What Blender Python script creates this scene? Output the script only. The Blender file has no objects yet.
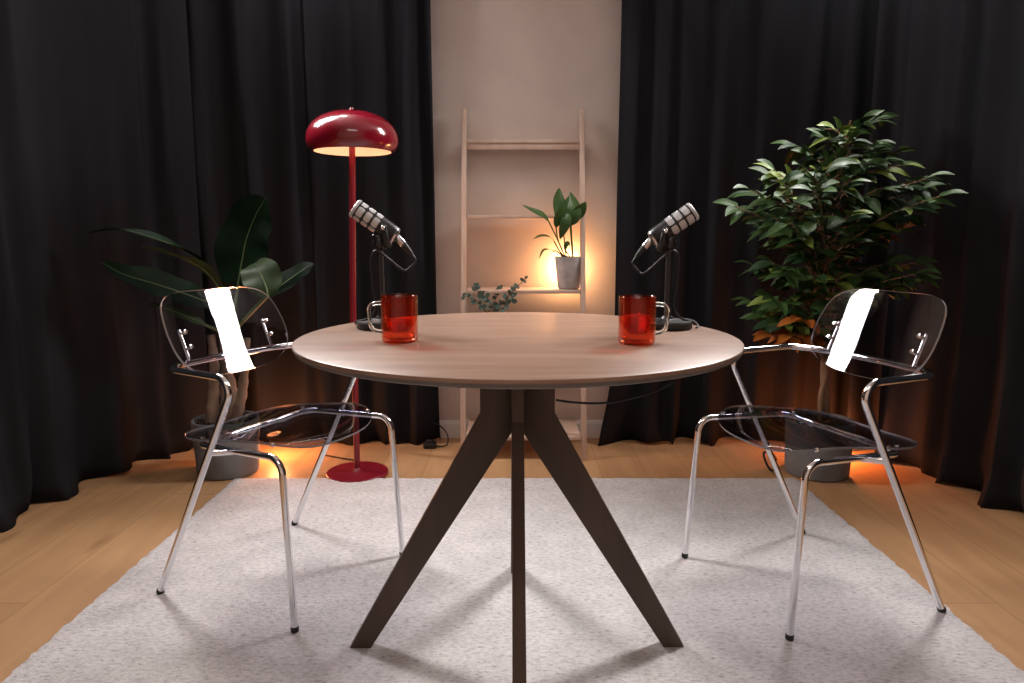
import bpy, bmesh, math, random
from mathutils import Vector, Matrix

scene = bpy.context.scene
COL = scene.collection
PI = math.pi
V = Vector

# ------------------------------------------------------------------ helpers
def link(o, parent=None):
    COL.objects.link(o)
    if parent is not None:
        o.parent = parent
    return o

def obj(name, bm, mats, parent=None, smooth=True, angle=35):
    me = bpy.data.meshes.new(name)
    bmesh.ops.recalc_face_normals(bm, faces=bm.faces[:])
    bm.to_mesh(me)
    bm.free()
    for m in (mats if isinstance(mats, (list, tuple)) else [mats]):
        me.materials.append(m)
    if smooth:
        me.polygons.foreach_set('use_smooth', [True] * len(me.polygons))
        me.set_sharp_from_angle(angle=math.radians(angle))
    return link(bpy.data.objects.new(name, me), parent)

def tag(o, label, cat, group=None, kind=None):
    o['label'] = label
    o['category'] = cat
    if group: o['group'] = group
    if kind: o['kind'] = kind
    return o

def thing(name, label, cat, loc=(0, 0, 0), rotz=0.0, group=None):
    o = bpy.data.objects.new(name, None)
    o.empty_display_size = 0.1
    link(o)
    o.location = loc
    o.rotation_euler = (0, 0, rotz)
    return tag(o, label, cat, group)

def struct(name, bm, m, label=None, smooth=False):
    o = obj(name, bm, m, smooth=smooth)
    o['kind'] = 'structure'
    if label: o['label'] = label
    return o

def copy_tree(o, parent=None):
    c = o.copy()
    COL.objects.link(c)
    c.parent = parent
    for ch in list(o.children):
        copy_tree(ch, c)
    return c

def add_box(bm, lo, hi, bevel=0.0, seg=2):
    t = bmesh.new()
    vs = [t.verts.new((x, y, z)) for x in (lo[0], hi[0]) for y in (lo[1], hi[1]) for z in (lo[2], hi[2])]
    for f in ((0, 1, 3, 2), (4, 6, 7, 5), (0, 4, 5, 1), (2, 3, 7, 6), (0, 2, 6, 4), (1, 5, 7, 3)):
        t.faces.new([vs[i] for i in f])
    bmesh.ops.recalc_face_normals(t, faces=t.faces[:])
    if bevel > 0:
        bmesh.ops.bevel(t, geom=t.edges[:], offset=bevel, segments=seg, affect='EDGES', profile=0.5)
    join(bm, t)

def join(bm, t, mat=None, mi=None):
    m = {}
    for v in t.verts:
        m[v] = bm.verts.new(mat @ v.co if mat is not None else v.co)
    for f in t.faces:
        try:
            nf = bm.faces.new([m[v] for v in f.verts])
            nf.material_index = f.material_index if mi is None else mi
        except ValueError:
            pass
    t.free()

def fillet(pts, rads, seg=8):
    """polyline with rounded corners"""
    pts = [V(p) for p in pts]
    out = [pts[0]]
    for i in range(1, len(pts) - 1):
        r = rads[i - 1] if isinstance(rads, (list, tuple)) else rads
        a, b, c = pts[i - 1], pts[i], pts[i + 1]
        d1, d2 = (a - b).normalized(), (c - b).normalized()
        ang = d1.angle(d2)
        if r <= 0 or ang > 3.1:
            out.append(b); continue
        t = min(r / math.tan(ang / 2), (a - b).length * .49, (c - b).length * .49)
        p1, p2 = b + d1 * t, b + d2 * t
        for k in range(seg + 1):
            s = k / seg
            # quadratic blend close to a circular arc
            w = math.sin(ang / 2)
            den = (1 - s) ** 2 + 2 * w * s * (1 - s) + s * s
            out.append((p1 * (1 - s) ** 2 + b * (2 * w * s * (1 - s)) + p2 * s * s) / den)
    out.append(pts[-1])
    return out

def spline(pts, n=8):
    """Catmull-Rom through the points"""
    pts = [V(p) for p in pts]
    P = [pts[0] * 2 - pts[1]] + pts + [pts[-1] * 2 - pts[-2]]
    out = []
    for i in range(1, len(P) - 2):
        p0, p1, p2, p3 = P[i - 1:i + 3]
        for k in range(n):
            t = k / n
            out.append(0.5 * ((2 * p1) + (p2 - p0) * t + (2 * p0 - 5 * p1 + 4 * p2 - p3) * t * t + (3 * p1 - p0 - 3 * p2 + p3) * t ** 3))
    out.append(pts[-1])
    return out

def frames(path):
    n = len(path)
    T = []
    for i in range(n):
        a, b = path[max(i - 1, 0)], path[min(i + 1, n - 1)]
        T.append((b - a).normalized())
    up = V((0, 0, 1)) if abs(T[0].z) < .9 else V((1, 0, 0))
    N = [(up - T[0] * up.dot(T[0])).normalized()]
    for i in range(1, n):
        q = T[i - 1].rotation_difference(T[i])
        v = q @ N[-1]
        N.append((v - T[i] * v.dot(T[i])).normalized())
    return T, N

def add_tube(bm, path, rad, seg=14, i0=0, i1=None, caps=True, mi=0):
    path = [V(p) for p in path]
    T, N = frames(path)
    i1 = len(path) - 1 if i1 is None else i1
    rings = []
    for i in range(i0, i1 + 1):
        r = rad[i] if isinstance(rad, (list, tuple)) else rad
        B = T[i].cross(N[i])
        rings.append([bm.verts.new(path[i] + (N[i] * math.cos(a) + B * math.sin(a)) * r)
                      for a in (2 * PI * k / seg for k in range(seg))])
    for a, b in zip(rings, rings[1:]):
        for k in range(seg):
            f = bm.faces.new((a[k], a[(k + 1) % seg], b[(k + 1) % seg], b[k]))
            f.material_index = mi
    if caps:
        bm.faces.new(rings[0][::-1]).material_index = mi
        bm.faces.new(rings[-1]).material_index = mi

def add_lathe(bm, prof, seg=40, mat=None, mi=0, closed=False):
    """prof = list of (r, z); r = 0 ends become poles"""
    rings = []
    for r, z in prof:
        if r < 1e-6:
            p = V((0, 0, z))
            rings.append([bm.verts.new(mat @ p if mat else p)])
        else:
            R = []
            for k in range(seg):
                a = 2 * PI * k / seg
                p = V((r * math.cos(a), r * math.sin(a), z))
                R.append(bm.verts.new(mat @ p if mat else p))
            rings.append(R)
    pairs = list(zip(rings, rings[1:]))
    if closed: pairs.append((rings[-1], rings[0]))
    for a, b in pairs:
        for k in range(seg):
            k2 = (k + 1) % seg
            if len(a) == 1 and len(b) == 1: continue
            if len(a) == 1: f = bm.faces.new((a[0], b[k], b[k2]))
            elif len(b) == 1: f = bm.faces.new((a[k], a[k2], b[0]))
            else: f = bm.faces.new((a[k], a[k2], b[k2], b[k]))
            f.material_index = mi

def axis_mat(origin, direction):
    d = V(direction).normalized()
    return Matrix.Translation(V(origin)) @ d.to_track_quat('Z', 'Y').to_matrix().to_4x4()

def add_prism(bm, poly, t0, t1, fn, bevel=0.0):
    """extrude 2-D polygon between t0 and t1; fn(u, v, t) -> point"""
    t = bmesh.new()
    a = [t.verts.new(fn(u, v, t0)) for u, v in poly]
    b = [t.verts.new(fn(u, v, t1)) for u, v in poly]
    n = len(poly)
    t.faces.new(a[::-1]); t.faces.new(b)
    for i in range(n):
        t.faces.new((a[i], a[(i + 1) % n], b[(i + 1) % n], b[i]))
    bmesh.ops.recalc_face_normals(t, faces=t.faces[:])
    if bevel:
        bmesh.ops.bevel(t, geom=t.edges[:], offset=bevel, segments=2, affect='EDGES', profile=.5)
    join(bm, t)

def add_leaf(bm, pts, width, nrm, mi=0, fold=.25, n=4, prof=None, wave=0.0):
    """leaf blade along the points; nrm = which way the upper face looks"""
    path = spline(pts, n) if len(pts) > 2 else [V(pts[0]).lerp(V(pts[1]), k / 5) for k in range(6)]
    m = len(path) - 1
    rows = []
    for i, p in enumerate(path):
        t = (path[min(i + 1, m)] - path[max(i - 1, 0)]).normalized()
        s = t.cross(V(nrm))
        s = s.normalized() if s.length > 1e-5 else V((1, 0, 0))
        up = s.cross(t).normalized()
        x = i / m
        w = width * .5 * (prof(x) if prof else (math.sin(PI * x ** .8) ** .8 * (1 - .25 * x)))
        w = max(w, .0006)
        wv = wave * math.sin(x * 14) * w
        rows.append([bm.verts.new(p + s * (w * q) + up * (abs(q) * w * fold + wv * q * abs(q))) for q in (-1, -.5, 0, .5, 1)])
    for a, b in zip(rows, rows[1:]):
        for k in range(4):
            bm.faces.new((a[k], a[k + 1], b[k + 1], b[k])).material_index = mi

# ---------------------------------------------------------------- materials
def mat(name, color=(.8, .8, .8), rough=.5, metal=0.0, **kw):
    m = bpy.data.materials.new(name)
    m.use_nodes = True
    b = m.node_tree.nodes['Principled BSDF']
    b.inputs['Base Color'].default_value = (*color, 1)
    b.inputs['Roughness'].default_value = rough
    b.inputs['Metallic'].default_value = metal
    for k, v in kw.items():
        b.inputs[k].default_value = v
    return m

def nodes(m):
    nt = m.node_tree
    return nt, nt.nodes['Principled BSDF'], (lambda t: nt.nodes.new(t)), nt.links.new

def ramp(nt, stops):
    r = nt.nodes.new('ShaderNodeValToRGB')
    e = r.color_ramp.elements
    while len(e) < len(stops): e.new(.5)
    for k, (p, c) in enumerate(stops):
        e[k].position = p
        e[k].color = (*c, 1)
    return r

def noisy(m, scale, c1, c2, bump=0.0, detail=4, stretch=(1, 1, 1), lo=.35, hi=.65, bscale=None, dist=.002):
    nt, b, new, lk = nodes(m)
    tc = new('ShaderNodeTexCoord'); mp = new('ShaderNodeMapping')
    mp.inputs['Scale'].default_value = stretch
    lk(tc.outputs['Object'], mp.inputs['Vector'])
    n = new('ShaderNodeTexNoise'); n.inputs['Scale'].default_value = scale; n.inputs['Detail'].default_value = detail
    lk(mp.outputs[0], n.inputs['Vector'])
    r = ramp(nt, [(lo, c1), (hi, c2)])
    lk(n.outputs['Fac'], r.inputs[0]); lk(r.outputs[0], b.inputs['Base Color'])
    if bump:
        n2 = new('ShaderNodeTexNoise'); n2.inputs['Scale'].default_value = bscale or scale * 3
        lk(mp.outputs[0], n2.inputs['Vector'])
        bp = new('ShaderNodeBump'); bp.inputs['Strength'].default_value = bump; bp.inputs['Distance'].default_value = dist
        lk(n2.outputs['Fac'], bp.inputs['Height']); lk(bp.outputs[0], b.inputs['Normal'])
    return m

M = {}
M['wall'] = noisy(mat('wall_paint', rough=.85), 6, (.585, .485, .43), (.62, .52, .46), bump=.15, bscale=160, dist=.001)
M['white'] = mat('white_paint', (.72, .70, .69), .5)
M['ceiling'] = noisy(mat('ceiling_paint', rough=.9), 5, (.68, .67, .66), (.72, .71, .70))
M['curtain'] = noisy(mat('charcoal_curtain', rough=.85), 3, (.0125, .0128, .0155), (.0185, .0188, .0220), bump=.25, bscale=420, stretch=(1, 1, .35), dist=.001)
M['curtain'].node_tree.nodes['Principled BSDF'].inputs['Specular IOR Level'].default_value = .08
M['chrome'] = mat('chrome', (.82, .82, .84), .07, 1.0)
M['steel'] = mat('brushed_steel', (.62, .62, .64), .25, 1.0)
M['grey_metal'] = mat('grey_grille', (.55, .55, .56), .45, .5)
M['black'] = mat('black_satin', (.012, .012, .013), .38)
M['rubber'] = mat('black_rubber', (.010, .010, .011), .55)
M['red'] = mat('red_lacquer', (.20, .004, .014), .18, 0, **{'Coat Weight': .6, 'Coat Roughness': .08})
M['red_matte'] = mat('red_powder_coat', (.21, .006, .018), .38)
M['pole_red'] = mat('red_pole_paint', (.21, .006, .014), .35)
M['shade_inside'] = mat('warm_white_enamel', (.85, .74, .62), .6)
M['leg'] = noisy(mat('dark_oak', rough=.5), 9, (.050, .029, .019), (.082, .050, .034), bump=.1, stretch=(1, 1, .12), bscale=60)
M['underside'] = noisy(mat('grey_edge', rough=.65, **{'Specular IOR Level': .2}), 7, (.12, .105, .098), (.16, .145, .135))
M['ladder'] = noisy(mat('pale_pine', rough=.55), 8, (.55, .385, .295), (.62, .45, .355), stretch=(3, 3, .3))
M['concrete'] = noisy(mat('grey_fibre_clay', rough=.8), 14, (.155, .155, .16), (.195, .195, .198), bump=.2, bscale=90)
M['small_pot'] = noisy(mat('washed_terracotta', rough=.85), 18, (.34, .29, .27), (.46, .41, .39), bump=.3, bscale=80)
M['dark_pot'] = mat('dark_ceramic', (.02, .021, .024), .35)
M['soil'] = noisy(mat('clay_pebbles', rough=.95), 60, (.020, .013, .010), (.09, .055, .04), bump=.8, bscale=90, dist=.01)
M['bark'] = noisy(mat('bark', rough=.85), 20, (.14, .075, .04), (.30, .18, .10), bump=.6, stretch=(1, 1, .25), bscale=50, dist=.004)
M['bark_pale'] = noisy(mat('pale_bark', rough=.85), 16, (.12, .075, .05), (.36, .25, .18), bump=.7, stretch=(1, 1, .4), bscale=40, dist=.005)
def leafmat(name, c1, c2, rough=.48):
    return noisy(mat(name, rough=rough, **{'Specular IOR Level': .22}), 9, c1, c2)
M['leaf_dark'] = leafmat('leaf_dark', (.012, .033, .010), (.022, .054, .016))
M['leaf_mid'] = leafmat('leaf_mid', (.032, .068, .018), (.050, .098, .026))
M['leaf_lime'] = leafmat('leaf_lime', (.12, .17, .028), (.17, .23, .045))
M['leaf_orange'] = leafmat('leaf_orange', (.30, .075, .012), (.42, .13, .022))
M['leaf_palm'] = leafmat('leaf_palm', (.004, .012, .0055), (.007, .020, .009), .5)
M['leaf_palm'].node_tree.nodes['Principled BSDF'].inputs['Specular IOR Level'].default_value = .10
M['leaf_olive'] = leafmat('leaf_olive', (.022, .040, .014), (.035, .056, .022), .5)
M['midrib'] = mat('midrib', (.10, .15, .06), .4)
M['leaf_lily'] = leafmat('leaf_lily', (.030, .068, .016), (.055, .11, .028), .4)
M['leaf_euca'] = leafmat('leaf_eucalyptus', (.055, .095, .075), (.105, .155, .125), .6)
M['stem'] = mat('green_stem', (.06, .09, .025), .5)
M['stem_brown'] = mat('brown_stem', (.10, .05, .03), .6)

# floor: light oak laminate boards running away from the camera
m = mat('oak_laminate', rough=.42); M['floor'] = m
nt, b, new, lk = nodes(m)
tc = new('ShaderNodeTexCoord')
mp = new('ShaderNodeMapping'); mp.inputs['Rotation'].default_value = (0, 0, PI / 2)
lk(tc.outputs['Object'], mp.inputs['Vector'])
br = new('ShaderNodeTexBrick')
br.inputs['Scale'].default_value = 1.0
br.inputs['Brick Width'].default_value = 1.28; br.inputs['Row Height'].default_value = .192
br.inputs['Mortar Size'].default_value = .0012; br.offset = .37
br.inputs['Color1'].default_value = (.52, .295, .145, 1); br.inputs['Color2'].default_value = (.575, .335, .165, 1)
br.inputs['Mortar'].default_value = (.30, .165, .08, 1)
lk(mp.outputs[0], br.inputs['Vector'])
mg = new('ShaderNodeMapping'); mg.inputs['Scale'].default_value = (7, .9, 1)
lk(tc.outputs['Object'], mg.inputs['Vector'])
n1 = new('ShaderNodeTexNoise'); n1.inputs['Scale'].default_value = 2.2; n1.inputs['Detail'].default_value = 6; n1.inputs['Distortion'].default_value = .6
lk(mg.outputs[0], n1.inputs['Vector'])
r1 = ramp(nt, [(.3, (.86, .84, .82)), (.7, (1.04, 1.04, 1.03))])
lk(n1.outputs['Fac'], r1.inputs[0])
mx = new('ShaderNodeMix'); mx.data_type = 'RGBA'; mx.blend_type = 'MULTIPLY'; mx.inputs[0].default_value = 1
lk(br.outputs['Color'], mx.inputs[6]); lk(r1.outputs[0], mx.inputs[7])
mk = new('ShaderNodeMapping'); mk.inputs['Scale'].default_value = (5.0, 1.5, 1)
lk(tc.outputs['Object'], mk.inputs['Vector'])
vo = new('ShaderNodeTexVoronoi'); vo.inputs['Scale'].default_value = 1.15; vo.inputs['Randomness'].default_value = 1
lk(mk.outputs[0], vo.inputs['Vector'])
rk = ramp(nt, [(.02, (.42, .34, .28)), (.16, (1, 1, 1))])
lk(vo.outputs['Distance'], rk.inputs[0])
mx2 = new('ShaderNodeMix'); mx2.data_type = 'RGBA'; mx2.blend_type = 'MULTIPLY'; mx2.inputs[0].default_value = .7
lk(mx.outputs[2], mx2.inputs[6]); lk(rk.outputs[0], mx2.inputs[7])
lk(mx2.outputs[2], b.inputs['Base Color'])

# rug: cream wool with grey flecks
m = mat('flecked_wool', rough=.95); M['rug'] = m
nt, b, new, lk = nodes(m)
tc = new('ShaderNodeTexCoord')
ms = new('ShaderNodeMapping'); ms.inputs['Scale'].default_value = (1, 2.2, 1)
lk(tc.outputs['Object'], ms.inputs['Vector'])
n1 = new('ShaderNodeTexNoise'); n1.inputs['Scale'].default_value = 60; n1.inputs['Detail'].default_value = 3; n1.inputs['Roughness'].default_value = .65
lk(ms.outputs[0], n1.inputs['Vector'])
r1 = ramp(nt, [(.27, (.34, .315, .315)), (.41, (.60, .565, .565)), (.60, (.74, .705, .70))])
lk(n1.outputs['Fac'], r1.inputs[0])
n2 = new('ShaderNodeTexNoise'); n2.inputs['Scale'].default_value = 9; n2.inputs['Detail'].default_value = 3
lk(tc.outputs['Object'], n2.inputs['Vector'])
r2 = ramp(nt, [(.3, (.88, .88, .88)), (.7, (1.05, 1.05, 1.05))])
lk(n2.outputs['Fac'], r2.inputs[0])
mx = new('ShaderNodeMix'); mx.data_type = 'RGBA'; mx.blend_type = 'MULTIPLY'; mx.inputs[0].default_value = 1
lk(r1.outputs[0], mx.inputs[6]); lk(r2.outputs[0], mx.inputs[7]); lk(mx.outputs[2], b.inputs['Base Color'])
nb = new('ShaderNodeTexNoise'); nb.inputs['Scale'].default_value = 130; nb.inputs['Detail'].default_value = 2
lk(ms.outputs[0], nb.inputs['Vector'])
bp = new('ShaderNodeBump'); bp.inputs['Strength'].default_value = .7; bp.inputs['Distance'].default_value = .006
lk(nb.outputs['Fac'], bp.inputs['Height']); lk(bp.outputs[0], b.inputs['Normal'])

# table top: greyish oak veneer
m = mat('table_oak', rough=.36, **{'Specular IOR Level': .22}); M['table'] = m
nt, b, new, lk = nodes(m)
tc = new('ShaderNodeTexCoord')
mp = new('ShaderNodeMapping'); mp.inputs['Scale'].default_value = (1.2, 9, 1); mp.inputs['Rotation'].default_value = (0, 0, .12)
lk(tc.outputs['Object'], mp.inputs['Vector'])
n1 = new('ShaderNodeTexNoise'); n1.inputs['Scale'].default_value = 3; n1.inputs['Detail'].default_value = 6; n1.inputs['Distortion'].default_value = .5
lk(mp.outputs[0], n1.inputs['Vector'])
r1 = ramp(nt, [(.28, (.225, .135, .094)), (.52, (.272, .170, .122)), (.75, (.315, .205, .150))])
lk(n1.outputs['Fac'], r1.inputs[0]); lk(r1.outputs[0], b.inputs['Base Color'])

# clear acrylic: see-through sheet with Fresnel reflection
def clear_sheet(name, tint, ior=1.49):
    m = bpy.data.materials.new(name); m.use_nodes = True
    nt = m.node_tree; nt.nodes.clear()
    out = nt.nodes.new('ShaderNodeOutputMaterial'); mixs = nt.nodes.new('ShaderNodeMixShader')
    tr = nt.nodes.new('ShaderNodeBsdfTransparent'); gl = nt.nodes.new('ShaderNodeBsdfGlossy'); fr = nt.nodes.new('ShaderNodeFresnel')
    tr.inputs[0].default_value = (*tint, 1); gl.inputs['Roughness'].default_value = .015
    geo = nt.nodes.new('ShaderNodeNewGeometry'); mi = nt.nodes.new('ShaderNodeMix')
    mi.inputs[2].default_value = ior; mi.inputs[3].default_value = 1 / ior      # same sheet reflectance on both faces
    nt.links.new(geo.outputs['Backfacing'], mi.inputs[0]); nt.links.new(mi.outputs[0], fr.inputs[0])
    nt.links.new(fr.outputs[0], mixs.inputs[0]); nt.links.new(tr.outputs[0], mixs.inputs[1]); nt.links.new(gl.outputs[0], mixs.inputs[2])
    nt.links.new(mixs.outputs[0], out.inputs[0])
    return m
M['acrylic'] = clear_sheet('clear_acrylic', (.87, .87, .90))
M['acrylic_seat'] = clear_sheet('smoky_acrylic', (.63, .63, .68))
M['acrylic_edge'] = mat('polished_acrylic_edge', (.75, .76, .80), .12, 0, **{'Transmission Weight': .6, 'IOR': 1.49})

M['seat_edge'] = mat('smoky_acrylic_edge', (.30, .30, .33), .15, 0, **{'Transmission Weight': .5, 'IOR': 1.49})

def glass(name, color, rough=0.0, ior=1.45):
    return mat(name, color, rough, 0, **{'Transmission Weight': 1.0, 'IOR': ior})
M['clear_glass'] = glass('clear_glass', (.88, .93, .92))
def red_glass():
    m = clear_sheet('red_glass', (.975, .53, .38), 1.5)
    nt = m.node_tree
    tl = nt.nodes.new('ShaderNodeBsdfTranslucent'); tl.inputs[0].default_value = (.95, .10, .03, 1)
    mx = nt.nodes.new('ShaderNodeMixShader'); mx.inputs[0].default_value = .008
    ms = [n for n in nt.nodes if n.type == 'MIX_SHADER' and n != mx][0]
    tr = [n for n in nt.nodes if n.type == 'BSDF_TRANSPARENT'][0]
    nt.links.new(tr.outputs[0], mx.inputs[1]); nt.links.new(tl.outputs[0], mx.inputs[2])
    nt.links.new(mx.outputs[0], ms.inputs[1])
    return m
M['red_glass'] = red_glass()
M['tea'] = mat('red_tea', (.90, .17, .03), .05, 0, **{'Transmission Weight': .75, 'IOR': 1.33})
def emit(name, col, s):
    m = bpy.data.materials.new(name); m.use_nodes = True
    b = m.node_tree.nodes['Principled BSDF']
    b.inputs['Base Color'].default_value = (*col, 1)
    b.inputs['Emission Color'].default_value = (*col, 1); b.inputs['Emission Strength'].default_value = s
    return m
M['bulb'] = emit('lit_bulb', (1.0, .66, .45), 6.0)

# ------------------------------------------------------------------ setting
XL, XR, YB, YF, ZC = -1.98, 2.02, 3.345, -1.6, 2.62
def slab(name, lo, hi, m):
    bm = bmesh.new(); add_box(bm, lo, hi); return struct(name, bm, m)
slab('floor', (XL - .1, YF - .1, -.1), (XR + .1, YB + .1, 0), M['floor'])
slab('ceiling', (XL - .1, YF - .1, ZC), (XR + .1, YB + .1, ZC + .1), M['ceiling'])
slab('wall_back', (XL, YB, 0), (XR, YB + .1, ZC), M['wall'])
slab('wall_left', (XL - .1, YF, 0), (XL, YB, ZC), M['wall'])
slab('wall_right', (XR, YF, 0), (XR + .1, YB, ZC), M['wall'])
slab('wall_front', (XL, YF - .1, 0), (XR, YF, ZC), M['wall'])
bm = bmesh.new()
add_prism(bm, [(0, 0), (-.016, 0), (-.016, .072), (-.010, .084), (-.004, .088), (0, .09)], XL, XR, lambda u, v, t: V((t, YB + u, v)))
struct('baseboard_back', bm, M['white'])

# rug
bm = bmesh.new()
rnd = random.Random(3)
RX0, RX1, RY0, RY1, RT = -1.152, 1.178, .35, 2.715, .015
nx, ny = 150, 150
top = []
for j in range(ny + 1):
    row = []
    for i in range(nx + 1):
        x = RX0 + (RX1 - RX0) * i / nx; y = RY0 + (RY1 - RY0) * j / ny
        ex = min(i, nx - i, j, ny - j)
        jit = .004 if ex == 0 else .0
        row.append(bm.verts.new((x + rnd.uniform(-jit, jit), y + rnd.uniform(-jit, jit), (RT if ex else RT - .004) + rnd.uniform(-.0012, .0012))))
    top.append(row)
for j in range(ny):
    for i in range(nx):
        bm.faces.new((top[j][i], top[j][i + 1], top[j + 1][i + 1], top[j + 1][i]))
ring = [top[0][i] for i in range(nx)] + [top[j][nx] for j in range(ny)] + [top[ny][i] for i in range(nx, 0, -1)] + [top[j][0] for j in range(ny, 0, -1)]
low = [bm.verts.new((v.co.x, v.co.y, .0005)) for v in ring]
for k in range(len(ring)):
    k2 = (k + 1) % len(ring)
    bm.faces.new((ring[k2], ring[k], low[k], low[k2]))
bm.faces.new(low)
tag(obj('area_rug', bm, M['rug']), 'large cream wool rug with grey flecks under the round table', 'rug')

# ----------------------------------------------------------------- curtains
def curtain(path, label, seed, lam=.135, amp=.042, z0=.006, z1=2.58, flare=None, gather=0.0):
    rnd = random.Random(seed)
    pts = [V((x, y, 0)) for x, y in path]
    sm = spline(pts, 24)
    cum = [0]
    for a, b_ in zip(sm, sm[1:]): cum.append(cum[-1] + (b_ - a).length)
    L = cum[-1]
    step = .0115
    n = int(L / step)
    # irregular folds
    edges = [0.0]
    while edges[-1] < L: edges.append(edges[-1] + lam * rnd.uniform(.55, 1.5))
    amps = [amp * rnd.uniform(.45, 1.25) for _ in edges]
    lean = [rnd.uniform(-.035, .035) for _ in edges]
    ph = [rnd.uniform(0, 6.28) for _ in edges]
    skew = [rnd.uniform(-.25, .25) for _ in edges]
    zs = [z0 + (z1 - z0) * (k / 44) for k in range(45)]
    bm = bmesh.new()
    grid = []
    k = 0
    def at(s):
        import bisect
        i = min(max(bisect.bisect_right(cum, s) - 1, 0), len(cum) - 2)
        t = (s - cum[i]) / (cum[i + 1] - cum[i])
        p = sm[i].lerp(sm[i + 1], t); d = (sm[min(i + 2, len(sm) - 1)] - sm[max(i - 1, 0)]).normalized()
        return p, V((-d.y, d.x, 0)), d
    for q in range(n + 1):
        s = L * q / n
        while k < len(edges) - 2 and edges[k + 1] < s: k += 1
        t = (s - edges[k]) / (edges[k + 1] - edges[k])
        col = []
        p, nn, d = at(s)
        for z in zs:
            h = z / z1
            tt = t + skew[k] * t * (1 - t)
            a = amps[k] * (.75 + .35 * (1 - h)) * (1 + .25 * math.sin(z * 2.1 + ph[k]))
            w = math.sin(PI * tt) ** 2
            off = a * (w * 2 - .6) + .008 * math.sin(z * 4.7 + ph[k] * 2 + s * 9) * (1.2 - h)
            if z < .10: off += (.10 - z) * .35 * math.sin(s * 23 + seed)
            sl = lean[k] * (1 - h) * math.sin(PI * t)
            fl = 0
            if flare:
                side, amt, width = flare
                e = s if side == 0 else L - s
                fl = amt * max(0, 1 - e / width) * max(0, (1 - z / .55)) ** 2 * (-1 if side == 0 else 1)
            col.append(bm.verts.new(p + nn * off + d * (sl + fl) + V((0, 0, z + (.010 * math.sin(s * 17 + ph[k]) if z < .05 else 0)))))
        grid.append(col)
    for a, b_ in zip(grid, grid[1:]):
        for j in range(44):
            bm.faces.new((a[j], b_[j], b_[j + 1], a[j + 1]))
    o = obj('curtain', bm, M['curtain'], angle=80)
    md = o.modifiers.new('thickness', 'SOLIDIFY'); md.thickness = .003; md.offset = 0
    return tag(o, label, 'curtain', 'charcoal floor length curtains')

CUR = 'charcoal floor length curtains'
curtain([(-1.80, -.2), (-1.80, .8), (-1.80, 1.7), (-1.78, 2.3), (-1.70, 2.75), (-1.58, 3.06), (-1.42, 3.16)],
        'charcoal curtain along the left side wall, left of the potted palm', 11, lam=.21, amp=.024)
curtain([(-1.66, 3.24), (-1.1, 3.24), (-.75, 3.23), (-.365, 3.22)],
        'charcoal curtain on the back wall behind the red floor lamp', 23, lam=.15, amp=.030)
curtain([(.485, 3.22), (.9, 3.24), (1.2, 3.25), (1.80, 3.27)],
        'charcoal curtain on the back wall behind the leafy ficus tree', 37, lam=.16, amp=.030, flare=(0, .07, .25))
curtain([(1.58, 3.10), (1.68, 3.00), (1.77, 2.80), (1.82, 2.35), (1.84, 1.7), (1.84, .8), (1.84, -.2)],
        'charcoal curtain along the right side wall, right of the ficus tree', 51, lam=.19, amp=.035)

# -------------------------------------------------------------------- table
TX, TY, TZ, TR = .0125, 1.535, .781, .491
t = thing('round_table', 'round greyish oak table on four splayed dark wooden legs', 'table', (TX, TY, RT))
H = TZ - RT
bm = bmesh.new()
add_lathe(bm, [(0, H), (TR - .003, H), (TR - .0008, H - .0012), (TR, H - .004), (TR - .001, H - .008)], 96, mi=0)
add_lathe(bm, [(TR - .001, H - .008), (TR - .003, H - .010), (TR - .004, H - .015), (TR - .010, H - .018), (TR - .09, H - .026), (0, H - .026)], 96, mi=1)
bmesh.ops.remove_doubles(bm, verts=bm.verts[:], dist=1e-5)
obj('tabletop', bm, [M['table'], M['underside']], t)
LEGP = [(.010, H - .026), (.086, H - .026), (.086, .585), (.407, 0), (.356, 0), (.010, .545)]
for k in range(4):
    a = -PI / 2 + k * PI / 2 + .006
    ca, sa = math.cos(a), math.sin(a)
    bm = bmesh.new()
    add_prism(bm, LEGP, -.0135, .0135, lambda u, v, w: V((u * ca - w * sa, u * sa + w * ca, v)), bevel=.0016)
    obj('leg', bm, M['leg'], t, angle=25)
bm = bmesh.new()
add_box(bm, (-.0145, -.0145, .60), (.0145, .0145, H - .026), .001)
obj('centre_post', bm, M['leg'], t)

# ------------------------------------------------------------------- chairs
def acrylic_sheet(outline, surf, th, rings=16, n=96, zdir=None):
    """outline(a) -> (p, q) rim point in sheet plane; surf(p, q) -> (pos, normal)"""
    bm = bmesh.new()
    sides = []
    for sgn in (1, -1):
        rows = []
        for r in range(rings + 1):
            f = r / rings
            row = []
            for k in range(n):
                p, q = outline(2 * PI * k / n)
                pos, nn = surf(p * f, q * f)
                row.append(bm.verts.new(pos + nn * (th / 2 * sgn)))
                if r == 0: break
            rows.append(row)
        for r in range(rings):
            for k in range(n):
                k2 = (k + 1) % n
                vs = (rows[0][0], rows[1][k], rows[1][k2]) if r == 0 else (rows[r][k], rows[r + 1][k], rows[r + 1][k2], rows[r][k2])
                bm.faces.new(vs if sgn > 0 else vs[::-1]).material_index = 0
        sides.append(rows[-1])
    for k in range(n):
        k2 = (k + 1) % n
        bm.faces.new((sides[0][k], sides[1][k], sides[1][k2], sides[0][k2])).material_index = 1
    return bm

def superell(a, hw, hh, e):
    c, s = math.cos(a), math.sin(a)
    return hw * math.copysign(abs(c) ** (2 / e), c), hh * math.copysign(abs(s) ** (2 / e), s)

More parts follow.
